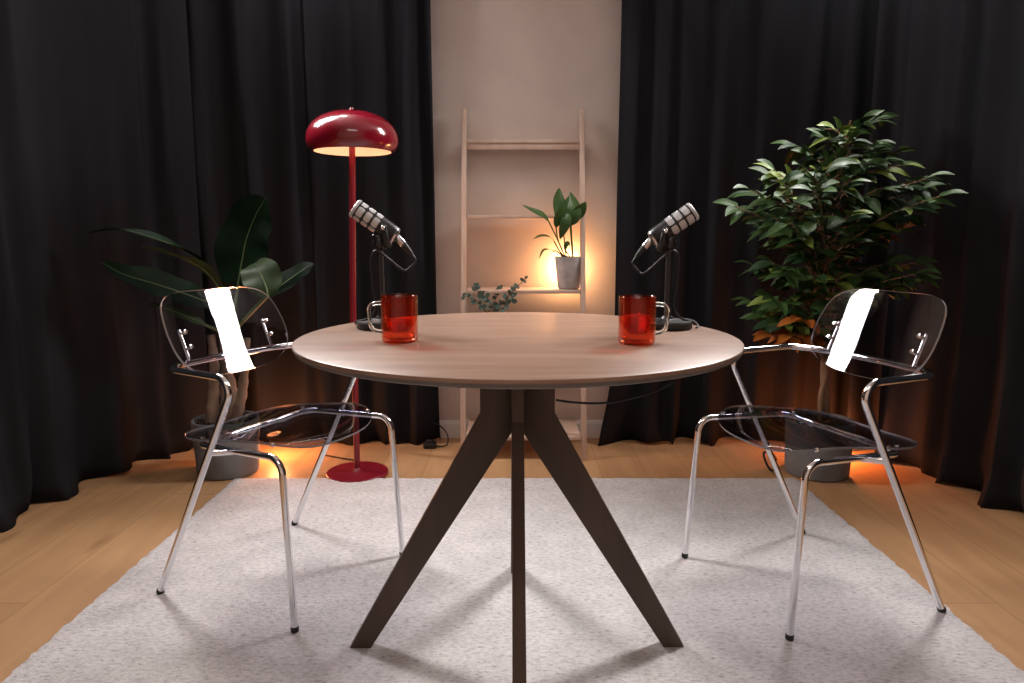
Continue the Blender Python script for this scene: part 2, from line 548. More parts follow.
SEATZ = .452
def seat_surf(p, q):
    def z(p, q):
        x = p / .235; y = q / .235
        return SEATZ + .020 * y * y - .030 * max(0, x - .45) ** 2 * 1.6 + .012 * math.sin(x * 2.6) - .006 + (-.022 * max(0, -x - .55) ** 1.5)
    e = .002
    nn = V((-(z(p + e, q) - z(p - e, q)) / (2 * e), -(z(p, q + e) - z(p, q - e)) / (2 * e), 1)).normalized()
    return V((p - .010, q, z(p, q))), nn

TILT, RC, BZ = math.radians(26), .8, .72
def back_surf(p, q):
    # p = sideways, q = up along the panel
    def f(p, q):
        d = RC - math.sqrt(RC * RC - p * p)
        ct, st = math.cos(TILT), math.sin(TILT)
        u0, z0 = d * ct, d * st
        return V((-.222 + u0 - q * st, p, BZ + q * ct + z0))
    e = .002
    du = f(p + e, q) - f(p - e, q); dv = f(p, q + e) - f(p, q - e)
    nn = du.cross(dv).normalized()
    return f(p, q), nn

def back_outline(a):
    p, q = superell(a, .207, .126, 4.0)
    if q < 0: q *= 1 + .10 * (1 - (p / .207) ** 2); p *= 1 - .05 * (q / .126) ** 2
    else: p *= 1 - .07 * (q / .126)
    return p, q

def make_chair(label, loc, rot):
    t = thing('dining_chair', label, 'chair', loc, rot, 'clear acrylic and chrome dining chairs')
    R_ = .0095
    # one bent tube: rear foot - arm - back rail - arm - rear foot
    half = [(-.240, .258, .004), (.098, .250, .640), (-.138, .246, .646), (-.204, .175, .640)]
    pts = half + [(-.226, 0, .638)] + [(x, -y, z) for x, y, z in half[::-1]]
    path = fillet(pts, [.038, .055, .09, .5, .09, .055, .038], 10)
    ia = next(i for i, p in enumerate(path) if (p - V(half[1])).length < .07)
    ib = len(path) - 1 - ia
    for s in (1, -1):
        bm = bmesh.new()
        add_tube(bm, path, R_, 16, *((0, ia) if s > 0 else (ib, len(path) - 1)))
        lg = obj('leg', bm, M['chrome'], t)
        bm = bmesh.new(); e = path[0] if s > 0 else path[-1]; d = (path[1] - path[0]) if s > 0 else (path[-2] - path[-1])
        add_lathe(bm, [(0, -.003), (.0098, -.003), (.0106, 0), (.0106, .010), (.0094, .011)], 16, axis_mat(e, d))
        obj('foot_cap', bm, M['rubber'], lg)
    bm = bmesh.new(); add_tube(bm, path, R_, 16, ia, ib)
    obj('arm_and_back_rail', bm, M['chrome'], t)
    # second bent tube: front foot - seat rail - rear of seat - seat rail - front foot
    half = [(.236, .232, .004), (.210, .222, .448), (-.105, .212, .438), (-.118, .10, .432)]
    pts = half + [(x, -y, z) for x, y, z in half[::-1]]
    path = fillet(pts, [.042, .05, .3, .3, .05, .042], 10)
    ia = next(i for i, p in enumerate(path) if p.z > .40)
    ib = len(path) - 1 - ia
    for s in (1, -1):
        bm = bmesh.new()
        add_tube(bm, path, R_ * .95, 16, *((0, ia) if s > 0 else (ib, len(path) - 1)))
        lg = obj('leg', bm, M['chrome'], t)
        bm = bmesh.new(); e = path[0] if s > 0 else path[-1]; d = (path[1] - path[0]) if s > 0 else (path[-2] - path[-1])
        add_lathe(bm, [(0, -.003), (.0095, -.003), (.0102, 0), (.0102, .010), (.009, .011)], 16, axis_mat(e, d))
        obj('foot_cap', bm, M['rubber'], lg)
    bm = bmesh.new(); add_tube(bm, path, R_ * .95, 16, ia, ib)
    for s in (1, -1):      # short welded links to the rear legs
        add_tube(bm, [V((.035, s * .214, .438)), V((-.012, s * .250, .437))], .0075, 12)
    obj('seat_rail', bm, M['chrome'], t)
    # acrylic seat and back
    bm = acrylic_sheet(lambda a: (lambda p, q: (p, q * (1 - .06 * (p / .235) ** 2)))(*superell(a, .226, .226, 3.4)), seat_surf, .006)
    st = obj('seat', bm, [M['acrylic_seat'], M['seat_edge']], t, angle=50)
    for x in (.16, -.10):
        for y in (-.19, .19):
            bm = bmesh.new(); pos, nn = seat_surf(x, y)
            add_lathe(bm, [(0, -.006), (.006, -.006), (.007, .003), (.007, .0048), (0, .0062)], 14, axis_mat(pos, nn))
            obj('screw', bm, M['chrome'], st)
    bm = acrylic_sheet(back_outline, back_surf, .006)
    bk = obj('backrest', bm, [M['acrylic'], M['acrylic_edge']], t, angle=50)
    for s in (1, -1):
        bm = bmesh.new()
        a, na = back_surf(s * .146, -.075); c, nc = back_surf(s * .146, .012)
        na = na if na.x < 0 else -na
        add_tube(bm, fillet([a + na * .017 - V((0, 0, .004)), c + na * .014], 0), .0068, 12)
        bq = obj('bracket', bm, M['chrome'], t)
        for q in (-.045, .0):
            p, nn = back_surf(s * .146, q); nn = nn if nn.x > 0 else -nn
            bm = bmesh.new()
            add_lathe(bm, [(0, -.018), (.0045, -.018), (.0045, .003), (.0062, .0032), (.0062, .008), (.0045, .010), (0, .0105)], 16, axis_mat(p, nn))
            obj('bolt', bm, M['chrome'], bq)
    return t

make_chair('clear acrylic chair left of the table, facing right toward it', (-.657, 1.904, RT), math.radians(-26.5))
make_chair('clear acrylic chair right of the table, in front of the leafy ficus tree', (.837, 1.853, RT), math.radians(198.8))

# --------------------------------------------------------------- floor lamp
LX, LY = -.660, 2.785
t = thing('floor_lamp', 'red mushroom floor lamp glowing in front of the left back curtain', 'lamp', (LX, LY, 0))
bm = bmesh.new()
add_lathe(bm, [(0, .0005), (.128, .0005), (.130, .003), (.130, .015), (.127, .018), (.03, .021), (.017, .030), (.013, .034), (0, .034)], 64)
obj('base', bm, M['red_matte'], t)
LH = 1.338   # height of the shade's rim
bm = bmesh.new()
add_tube(bm, [V((0, 0, .03)), V((.006, 0, .7)), V((.028, 0, LH + .10))], .0125, 20)
obj('pole', bm, M['pole_red'], t)
bm = bmesh.new()
RS = .179
prof = []
for k in range(21):
    a = PI / 2 * k / 20
    prof.append((RS * math.sin(a) ** .92 if k else 0, LH + .045 + .112 * math.cos(a) ** .95))
prof += [(RS * .995, LH + .034), (RS * .975, LH + .022), (RS * .93, LH + .010), (RS * .865, LH)]
prof[0] = (0, LH + .157)
inn = [(max(r - .004, 0), z - (.004 if k < 18 else 0)) for k, (r, z) in enumerate(prof)]
inn[-1] = (RS * .865 - .004, LH + .001)
add_lathe(bm, prof, 72, Matrix.Translation((.028, 0, 0)), mi=0)
add_lathe(bm, inn, 72, Matrix.Translation((.028, 0, 0)), mi=1)
add_lathe(bm, [prof[-1], inn[-1]], 72, Matrix.Translation((.028, 0, 0)), mi=0)
sh = obj('lamp_shade', bm, [M['red'], M['shade_inside']], t, angle=60)
bm = bmesh.new()
add_lathe(bm, [(0, LH + .172), (.006, LH + .170), (.008, LH + .162), (.005, LH + .156), (0, LH + .155)], 20, Matrix.Translation((.028, 0, 0)))
obj('finial', bm, M['red'], sh)
for s in (1, -1):
    bm = bmesh.new()
    bmesh.ops.create_uvsphere(bm, u_segments=20, v_segments=12, radius=.026, matrix=Matrix.Translation((.028 + s * .055, 0, LH + .060)))
    bu = obj('bulb', bm, M['bulb'], t)
    bm = bmesh.new()
    add_tube(bm, [V((.028 + s * .006, 0, LH + .075)), V((.028 + s * .038, 0, LH + .063))], .013, 14)
    obj('bulb_socket', bm, M['steel'], bu)
bm = bmesh.new()
add_tube(bm, spline([(.0, .10, .008), (-.04, .17, .006), (-.12, .21, .005), (-.22, .26, .005)], 8), .0035, 8)
obj('power_cord', bm, M['rubber'], t)

# ------------------------------------------------------------------- ladder
def lad_y(z): return 2.965 + (3.318 - 2.965) * z / 1.64
t = thing('ladder_shelf', 'pale wooden ladder shelf leaning on the back wall between the curtains', 'shelf', (.052, 2.965, 0))
for s in (1, -1):
    bm = bmesh.new()
    x = s * .276
    poly = [(0, 0), (.034, 0), (.034 + 1.45 / 1.64 * .353, 1.45), (.018 + .353 * 1.57 / 1.64, 1.57), (.353 * 1.59 / 1.64 + .006, 1.60), (1.585 / 1.64 * .353, 1.585)]
    add_prism(bm, poly, x - .011, x + .011, lambda u, v, w: V((w, u, v)), bevel=.002)
    obj('side_rail', bm, M['ladder'], t)
for z, dep in ((.105, .315), (.430, .255), (.762, .185), (1.105, .115), (1.455, .055)):
    bm = bmesh.new()
    y0 = lad_y(z) - 2.965 + .006
    add_box(bm, (-.2635, y0, z - .016), (.2635, min(y0 + dep, .372), z), .0015)
    if z > 1.4: add_box(bm, (-.2635, y0 + .004, z - .045), (.2635, y0 + .016, z - .016), .0012)
    obj('shelf_board', bm, M['ladder'], t)

# --------------------------------------------------------------------- mugs
def make_mug(label, loc, rot, liquid):
    t = thing('glass_mug', label, 'mug', loc, rot, 'red glass mugs on the table')
    R0, Hm = .0385, .100
    bm = bmesh.new()
    add_lathe(bm, [(0, 0), (R0 - .006, 0), (R0 - .001, .004), (R0, .010), (R0, Hm - .002), (R0 - .0015, Hm), (R0 - .003, Hm - .002),
                   (R0 - .003, .012), (R0 - .008, .008), (0, .0075)], 56)
    # thermal inner wall
    add_lathe(bm, [(R0 - .003, Hm - .004), (R0 - .009, Hm - .016), (R0 - .010, .034), (R0 - .018, .022), (0, .020)], 56)
    obj('body', bm, M['red_glass'], t, angle=50)
    bm = bmesh.new()
    hp = fillet([(R0 - .001, 0, .083), (R0 + .031, 0, .080), (R0 + .027, 0, .024), (R0 - .001, 0, .020)], [.024, .026], 10)
    add_tube(bm, hp, .0042, 14)
    obj('handle', bm, M['clear_glass'], t)
    bm = bmesh.new()
    add_lathe(bm, [(0, .0215), (R0 - .019, .0235), (R0 - .0115, .035), (R0 - .0115, liquid), (0, liquid)], 48)
    obj('drink', bm, M['tea'], t, angle=40)
    return t
make_mug('red glass mug with its handle on the left, before the left microphone', (-0.2398, 1.4396, 0.7810), math.radians(170), .046)
make_mug('red glass mug with its handle on the right, before the right microphone', (0.2615, 1.4116, 0.7810), math.radians(12), .060)

# -------------------------------------------------------------- microphones
def make_mic(label, loc, mir, pivot):
    """built with the grille to the left (-x); mir = -1 mirrors it"""
    t = thing('desk_microphone', label, 'microphone', loc, 0, 'podcast microphones on the table')
    def X(p): return V((p[0] * mir, p[1], p[2]))
    bm = bmesh.new()
    add_lathe(bm, [(0, 0), (.058, 0), (.060, .003), (.060, .015), (.057, .019), (.030, .021), (.016, .024), (.012, .030), (0, .030)], 56)
    ba = obj('base', bm, M['black'], t)
    bm = bmesh.new(); add_tube(bm, [V((0, 0, .028)), V((0, 0, .195))], .0085, 20)
    obj('post', bm, M['black'], t)
    c = V(pivot) - V(loc)            # pivot on the body
    ax = V((-.80 * mir, -.10, .56)).normalized()   # towards the grille end
    SC = .83
    mm = axis_mat(c, ax) @ Matrix.Scale(SC, 4)
    # swivel mount: stem block and two cheeks
    side = (ax.cross(V((0, 0, 1)))).normalized()
    bm = bmesh.new()
    add_lathe(bm, [(0, .196), (.014, .196), (.016, .200), (.016, .214), (.012, .220), (0, .220)], 24)
    add_tube(bm, spline([V((0, 0, .212)), X((-.006, 0, .222)), c - ax * .012 - V((0, 0, .034))], 6), .012, 16)
    for s in (1, -1):
        a = c - V((0, 0, .036)) - ax * .012 + side * (s * .012)
        b2 = c + side * (s * .0285) - V((0, 0, .020)) - ax * .005
        d2 = c + side * (s * .0285)
        pth = spline([a, b2, d2], 8)
        add_tube(bm, pth, .0082, 14)
    obj('swivel_mount', bm, M['black'], t)
    for s in (1, -1):
        bm = bmesh.new()
        add_lathe(bm, [(0, .027), (.008, .027), (.010, .040), (.010, .050), (.0075, .053), (0, .053)], 20, axis_mat(c, side * s) @ Matrix.Scale(.86, 4))
        kb = obj('knob', bm, M['black'], t)
        bm = bmesh.new()
        p0 = c + side * (s * .0445)
        add_lathe(bm, [(0, 0), (.0052, 0), (.0052, .006), (.004, .008), (0, .008)], 16, axis_mat(p0, side * s))
        obj('screw_cap', bm, M['steel'], kb)
    # body
    bm = bmesh.new()
    add_lathe(bm, [(0, -.044), (.016, -.044), (.0215, -.042), (.0245, -.036), (.0262, -.020), (.0265, .012), (.0265, .092), (.0255, .096), (0, .096)], 48, mm)
    bd = obj('body', bm, M['black'], t)
    bm = bmesh.new()
    add_lathe(bm, [(.0206, -.0425), (.0243, -.0385), (.0256, -.0355), (.0250, -.0345)], 48, mm, closed=True)
    obj('rear_ring', bm, M['steel'], bd)
    bm = bmesh.new()
    for r in range(3):                      # three rows of grille windows round the head
        z0 = .017 + r * .0255
        for k in range(5):
            a0 = 2 * PI * (k + .07) / 5 + .62; a1 = 2 * PI * (k + .93) / 5 + .62
            vs = []
            for i in range(9):
                a = a0 + (a1 - a0) * i / 8
                inset = .0025 if i in (0, 8) else 0
                vs.append([bm.verts.new(mm @ V((rr * math.cos(a), rr * math.sin(a), zz)))
                           for rr, zz in ((.0262, z0 + inset), (.0282, z0 + .0015 + inset), (.0282, z0 + .0185 - inset), (.0262, z0 + .020 - inset))])
            for p, q in zip(vs, vs[1:]):
                for j in range(3): bm.faces.new((p[j], q[j], q[j + 1], p[j + 1]))
            for p in (vs[0], vs[-1]): bm.faces.new(p)
    obj('grille', bm, M['grey_metal'], bd)
    bm = bmesh.new()
    add_lathe(bm, [(.0268, .092), (.0288, .0925), (.0292, .096), (.0280, .0995), (.0245, .1015), (0, .104)], 48, mm)
    add_lathe(bm, [(.0268, .092), (.0, .094)], 48, mm)
    obj('front_ring', bm, M['grey_metal'], bd)
    # cable connector with its lead down the post
    back = c - ax * (.043 * SC)
    cd = (V((.66 * mir, -.05, -.75))).normalized()
    cm = axis_mat(back + cd * .003, cd) @ Matrix.Scale(.82, 4)
    bm = bmesh.new()
    add_lathe(bm, [(0, -.006), (.0095, -.006), (.0105, 0), (.0105, .026), (.0092, .028), (0, .028)], 24, cm)
    cn = obj('connector', bm, M['steel'], t)
    bm = bmesh.new()
    add_lathe(bm, [(.0098, .026), (.0092, .034), (.0062, .058), (.0045, .064), (0, .064)], 20, cm)
    obj('boot', bm, M['rubber'], cn)
    e = back + cd * .054
    bm = bmesh.new()
    pth = spline([e, e + cd * .014 + V((0, 0, -.006)), e + X((-.002, 0, -.032)), e + X((-.022, .004, -.040)), X((.016, -.010, .175)), X((-.006, -.016, .190)),
                  X((-.020, -.012, .165)), X((-.017, -.010, .10)), X((-.013, -.012, .05)), X((-.030, -.02, .026)), X((-.062, .0, .016)), X((-.072, .05, .004)),
                  X((-.060, .14, .004))], 8)
    add_tube(bm, pth, .0026, 8)
    obj('cable', bm, M['rubber'], t)
    return t
make_mic('black and grey desk microphone on the left, its grille aimed left', (-0.3202, 1.6606, 0.7810), 1, (-0.3082, 1.6600, 1.0239))
make_mic('black and grey desk microphone on the right, its grille aimed right', (0.3817, 1.6606, 0.7810), -1, (0.3663, 1.6600, 1.0168))

# -------------------------------------------------------------- loose cables
bm = bmesh.new()
add_tube(bm, spline([(0.1018, 1.5350, 0.6296), (0.1468, 1.5450, 0.6212), (0.2188, 1.5600, 0.6163), (0.3045, 1.5800, 0.6285), (0.3608, 1.6000, 0.6435), (0.3938, 1.6200, 0.6589), (.43, 1.66, .715), (.435, 1.70, .7545)], 8), .0028, 8)
tag(obj('hanging_cable', bm, M['rubber']), 'thin black cable sagging under the right half of the tabletop', 'cable')
bm = bmesh.new()
add_tube(bm, spline([(0.4621, 1.8152, 0.7850), (0.4777, 1.7927, 0.7850), (0.4652, 1.6877, 0.7850), (0.4474, 1.6396, 0.7850)], 8), .0022, 8)
tag(obj('cable', bm, M['rubber']), 'thin black cable end lying on the tabletop right of the right microphone', 'cable')
t = thing('power_adapter', 'black plug adapter with a looping cord on the floor by the lamp curtain', 'adapter', (-0.3951, 3.1617, 0.0000))
bm = bmesh.new(); add_box(bm, (-.03, -.02, .0005), (.03, .02, .030), .005); add_box(bm, (-.018, -.012, .03), (.018, .012, .042), .004)
obj('plug_body', bm, M['rubber'], t)
bm = bmesh.new()
add_tube(bm, spline([(.02, 0, .012), (.06, .01, .006), (.082, .03, .012), (.078, .06, .05), (.045, .08, .085), (.0, .09, .10), (-.04, .10, .085)], 8), .0035, 8)
obj('cord', bm, M['rubber'], t)
bm = bmesh.new()
add_tube(bm, spline([(1.13, 2.83, .006), (1.10, 2.78, .025), (1.085, 2.80, .055), (1.10, 2.86, .075), (1.16, 2.92, .05), (1.2, 2.97, .006)], 8), .005, 8)
tag(obj('cable', bm, M['rubber']), 'black cable looping on the floor just left of the ficus pot', 'cable')

# --------------------------------------------------------------------- pots
def pot(parent, rb, rt, hh, m, soil_drop=.03, lip=.006):
    bm = bmesh.new()
    add_lathe(bm, [(0, .0005), (rb - .006, .0005), (rb, .006), (rt, hh - .004), (rt - .002, hh), (rt - lip * 2, hh), (rt - lip * 2 - .002, hh - .005), (rb - .01, hh - soil_drop - .06), (0, hh - soil_drop - .06)], 56)
    p = obj('pot', bm, m, parent)
    bm = bmesh.new()
    rnd = random.Random(int(rt * 1e4))
    rs = rt - lip * 2 - .0015
    bmesh.ops.create_circle(bm, cap_ends=True, cap_tris=True, segments=48, radius=rs, matrix=Matrix.Translation((0, 0, hh - soil_drop)))
    for _ in range(90):
        a, r = rnd.uniform(0, 6.28), rs * .93 * math.sqrt(rnd.random())
        bmesh.ops.create_icosphere(bm, subdivisions=1, radius=rnd.uniform(.05, .085) * rt, matrix=Matrix.Translation((r * math.cos(a), r * math.sin(a), hh - soil_drop + .002)))
    s = obj('soil', bm, M['soil'], parent)
    return p

# ------------------------------------------------------------- palm at left
PX, PY = -1.228, 2.832
t = thing('potted_palm', 'dark broad-leaved palm in a grey pot behind the left chair', 'plant', (PX, PY, 0))
pot(t, .125, .137, .238, M['concrete'], .016)
O = V((PX, PY, 0))
def loc(p): return V(p) - O
bm = bmesh.new()
rnd = random.Random(5)
for base, top_, r0 in (((-.05, -.02, .215), (-1.2697, 2.8400, 0.5957), .027), ((.005, .02, .215), (-1.2075, 2.9000, 0.5654), .026), ((.045, -.025, .215), (-1.1107, 2.8200, 0.5858), .024), ((-.015, .045, .215), (-1.2607, 2.9300, 0.6048), .02)):
    tp = loc(top_)
    b0 = V(base)
    pts = [b0, b0.lerp(tp, .33) + V((rnd.uniform(-.014, .014), rnd.uniform(-.01, .01), 0)), b0.lerp(tp, .66) + V((rnd.uniform(-.014, .014), rnd.uniform(-.01, .01), 0)), tp]
    pth = spline(pts, 8); n = len(pth)
    add_tube(bm, pth, [r0 * (1.05 - .5 * i / n) * (1 + .10 * math.sin(i * 1.7)) for i in range(n)], 14)
obj('trunk', bm, M['bark_pale'], t)
def palm_leaf(stalk, pts, w, nrm, m='leaf_palm', rib=True, prof=None):
    bm = bmesh.new()
    L = [loc(p) for p in pts]
    S = [loc(p) for p in stalk] + [L[0]]
    add_leaf(bm, L, w, nrm, 0, fold=.18, n=8, prof=prof or (lambda x: max(math.sin(PI * min(1, x * .96 + .03)) ** .62 * (1.05 - .3 * x), 0)), wave=.10)
    lf = obj('leaf', bm, M[m], t)
    bm = bmesh.new()
    pth = spline(S, 6)
    add_tube(bm, pth, [.008 - .003 * i / len(pth) for i in range(len(pth))], 8)
    rb = spline(L, 8); N_ = V(nrm).normalized()
    add_tube(bm, [p + N_ * .0015 for p in rb], [.0042 - .0036 * i / len(rb) for i in range(len(rb))], 6)
    obj('leaf_stalk', bm, M['midrib'], lf)
TOP = (-1.1980, 2.8600, 0.5928)
palm_leaf([TOP], [(-1.1699, 2.8000, 0.7803), (-1.2212, 2.7200, 0.8940), (-1.2945, 2.6600, 0.9619), (-1.4157, 2.6200, 1.0152), (-1.5169, 2.6000, 1.0300), (-1.6197, 2.5800, 1.0076)], .115, (.15, -.05, 1))
palm_leaf([TOP], [(-1.1577, 2.7400, 0.7729), (-1.1959, 2.6600, 0.8731), (-1.2494, 2.6000, 0.9214), (-1.3192, 2.5700, 0.9483), (-1.3744, 2.5500, 0.9671)], .12, (.2, .25, 1), 'leaf_olive')
palm_leaf([TOP], [(-1.2445, 2.8400, 0.7227), (-1.3476, 2.8000, 0.7721), (-1.4366, 2.7400, 0.8172), (-1.5088, 2.6600, 0.8576), (-1.5583, 2.6000, 0.9063)], .155, (.1, -.75, .8))
palm_leaf([TOP], [(-1.1672, 2.9000, 0.8023), (-1.1562, 2.9300, 0.8986), (-1.1365, 2.9500, 1.0002), (-1.0924, 2.9500, 1.0973), (-1.0388, 2.9300, 1.1672)], .27, (-.25, -1, .1),
          prof=lambda x: max(math.sin(PI * min(1, x * .93 + .07)) ** .5 * (1.0 - .15 * x), 0))
palm_leaf([TOP], [(-0.9773, 2.7200, 0.7705), (-0.9869, 2.7300, 0.8059), (-1.0081, 2.7500, 0.8447), (-1.0334, 2.7800, 0.8795), (-1.0670, 2.8400, 0.8976)], .155, (.1, -1, .55), 'leaf_olive',
          prof=lambda x: max(math.sin(PI * min(1, x * .9 + .05)) ** .6, 0))
palm_leaf([TOP], [(-1.0612, 2.8800, 0.7400), (-1.0044, 2.9200, 0.7881), (-0.9505, 2.9600, 0.8329), (-0.9029, 2.9800, 0.8665), (-0.8656, 2.9900, 0.8879)], .13, (-.2, -.7, .8))
palm_leaf([TOP], [(-1.2649, 2.7800, 0.6458), (-1.3349, 2.7600, 0.6854), (-1.4038, 2.7400, 0.7202), (-1.4659, 2.7300, 0.7374)], .075, (0, -.4, 1), 'leaf_olive')

# ---------------------------------------------------------- ficus at right
FX, FY = 1.312, 2.815
t = thing('potted_ficus', 'bushy green ficus tree with some orange leaves in a grey pot', 'plant', (FX, FY, 0))
pot(t, .128, .138, .238, M['concrete'], .016)
O = V((FX, FY, 0))
bm = bmesh.new()
tr = [loc(p) for p in ((1.3318, 2.8000, 0.2287), (1.3194, 2.8000, 0.3459), (1.3078, 2.8000, 0.4532), (1.3167, 2.8200, 0.5774), (1.3222, 2.8300, 0.7446), (1.2936, 2.8200, 0.9106), (1.3135, 2.8200, 1.0930), (1.3265, 2.8200, 1.2521), (1.3311, 2.8000, 1.3863), (1.3357, 2.7800, 1.4598))]
tr[0] = V((tr[0].x, tr[0].y, .215))
pth = spline(tr, 6); n = len(pth)
add_tube(bm, pth, [.017 * (1 - .85 * i / n) + .001 for i in range(n)], 12)
tr2 = spline([V((tr[0].x - .03, tr[0].y - .02, .215)), loc((1.2933, 2.7800, 0.3506)), loc((1.3068, 2.7800, 0.4571)), loc((1.2636, 2.7800, 0.6042)), loc((1.2298, 2.7600, 0.7916)), loc((1.1796, 2.7400, 0.9923)), loc((1.1307, 2.7200, 1.1283))], 6)
add_tube(bm, tr2, [.012 * (1 - .8 * i / len(tr2)) + .001 for i in range(len(tr2))], 10)
obj('trunk', bm, M['bark'], t)
rnd = random.Random(77)
fb, bb = bmesh.new(), bmesh.new()
def nearest(z, paths):
    best = None
    for p in paths:
        for q in p:
            d = abs(q.z - z)
            if best is None or d < best[0]: best = (d, q)
    return best[1]
def ficus_leaf(p, d, mi, ln, w):
    d = V(d).normalized()
    up = V((rnd.uniform(-.3, .3), rnd.uniform(-1.0, -.1), 1))
    tip = p + d * ln
    mid = p + d * ln * .5 + V((0, 0, ln * .05))
    tip.z -= ln * .06
    add_leaf(fb, [p, mid, tip], w, up, mi, fold=.28, n=3, prof=lambda x: max(math.sin(PI * x ** .72) ** .85, 0))
def branch(bx, by, bz, nleaf=9, mi=1, size=.093, rise=.16, start=.30):
    tip = loc((bx, by, bz))
    root = nearest(max(tip.z - rise - .25 * V((tip.x, tip.y, 0)).length, .50), [pth, tr2])
    mid = root.lerp(tip, .5) + V((0, 0, .055))
    bp_ = spline([root, mid, tip], 10)
    add_tube(bb, bp_, [.0042 - .003 * i / len(bp_) for i in range(len(bp_))], 6)
    m_ = len(bp_) - 1
    for k in range(nleaf):
        f = start + (1 - start) * (k + rnd.uniform(.2, .8)) / nleaf
        i = min(int(f * m_), m_ - 1)
        p = bp_[i].lerp(bp_[i + 1], f * m_ - i)
        d = (bp_[i + 1] - bp_[i]).normalized()
        sd = d.cross(V((0, 0, 1))).normalized() * (1 if k % 2 else -1)
        dd = d * rnd.uniform(.5, .9) + sd * rnd.uniform(.5, 1.0) + V((0, 0, rnd.uniform(-.85, .08)))
        q = mi
        r = rnd.random()
        if mi == 1: q = 0 if r < .28 else (2 if r > .90 else 1)
        elif mi == 0: q = 1 if r > .75 else 0
        elif mi == 3: q = 3 if r < .8 else 2
        s = size * rnd.uniform(.75, 1.15)
        p2 = p + dd.normalized() * .012
        add_tube(bb, [p, p2], .0011, 5, caps=False)
        ficus_leaf(p2, dd, q, s, s * rnd.uniform(.42, .52))
    d = (tip - mid).normalized()
    ficus_leaf(tip, d + V((0, 0, -.25)), 1 if mi != 3 else 3, size, size * .45)
BR = [  # tip x, y, z, leaves, colour
 (1.268,2.740,1.419,8,2),(1.390,2.800,1.452,9,1),(1.495,2.860,1.477,7,1),(1.269,2.840,1.396,8,0),(1.308,2.720,1.379,8,1),
 (1.161,2.900,1.376,9,0),(1.208,2.820,1.327,9,0),(1.275,2.720,1.308,9,1),(1.478,2.880,1.366,10,0),(1.592,2.890,1.351,9,0),(1.482,2.780,1.307,9,0),
 (1.029,2.780,1.245,11,1),(1.017,2.700,1.260,10,2),(1.092,2.620,1.260,10,1),(1.185,2.620,1.271,9,1),(1.371,2.680,1.296,10,1),(1.499,2.700,1.279,10,2),(1.550,2.660,1.219,12,1),
 (0.908,2.820,1.129,13,1),(0.901,2.620,1.179,12,1),(1.019,2.900,1.108,10,0),(0.971,2.580,1.140,11,1),(0.992,2.520,1.144,11,1),(1.090,2.500,1.171,10,1),(1.224,2.560,1.204,10,1),
 (1.388,2.620,1.172,11,1),(1.609,2.790,1.151,11,0),(1.539,2.610,1.186,12,0),(1.501,2.520,1.215,9,0),(1.511,2.450,1.147,13,1),
 (1.005,2.740,1.047,11,1),(1.007,2.500,1.057,12,1),(0.982,2.580,1.074,10,1),(1.108,2.500,1.065,10,0),(1.235,2.540,1.084,11,1),(1.496,2.700,1.093,11,1),(1.572,2.700,1.108,10,0),
 (1.069,2.840,1.000,10,0),(1.061,2.660,0.977,10,1),(1.139,2.580,0.963,11,1),(1.240,2.580,0.974,11,0),(1.413,2.700,1.000,10,1),(1.584,2.800,1.040,7,3),
 (0.974,2.740,0.889,11,1),(1.015,2.660,0.908,10,1),(1.040,2.600,0.872,11,1),(1.126,2.560,0.859,11,0),(1.234,2.580,0.851,12,2),(1.354,2.640,0.863,11,1),(1.536,2.780,0.904,11,1),(1.632,2.770,0.904,10,0),
 (1.526,2.590,0.865,11,1),(1.597,2.700,0.836,9,2),
 (0.988,2.780,0.741,12,1),(1.011,2.660,0.776,11,1),(1.004,2.580,0.767,11,1),(1.087,2.540,0.748,12,1),(1.216,2.580,0.775,10,1),(1.354,2.660,0.791,11,2),(1.494,2.760,0.792,9,0),
 (1.011,2.700,0.684,10,1),(1.024,2.580,0.683,12,1),(1.141,2.620,0.678,10,1),(1.294,2.700,0.692,10,0),(1.004,2.620,0.631,9,3),(1.057,2.560,0.632,11,3),(1.074,2.520,0.705,8,3),(1.244,2.700,0.612,9,1),(1.126,2.740,1.016,6,3),
]
for bx, by, bz, nl, mi in BR:
    branch(bx, by, bz, nl, mi)
for _ in range(45):
    f = rnd.uniform(.42, .95); p = pth[int(f * (n - 1))]
    a = rnd.uniform(0, 6.28); r = rnd.uniform(.05, .22) * (1.2 - f * .7)
    q = p + V((math.cos(a) * r, math.sin(a) * r, rnd.uniform(-.02, .08)))
    add_tube(bb, [p, p.lerp(q, .5) + V((0, 0, .02)), q], .0018, 5, caps=False)
    for s in range(3):
        d = V((math.cos(a + (s - 1) * .9), math.sin(a + (s - 1) * .9), rnd.uniform(-.6, .1)))
        ficus_leaf(q, d, rnd.choice((0, 0, 1)), .08 * rnd.uniform(.8, 1.1), .038)
obj('branches', bb, M['bark'], t)
obj('foliage', fb, [M['leaf_dark'], M['leaf_mid'], M['leaf_lime'], M['leaf_orange']], t, angle=80)

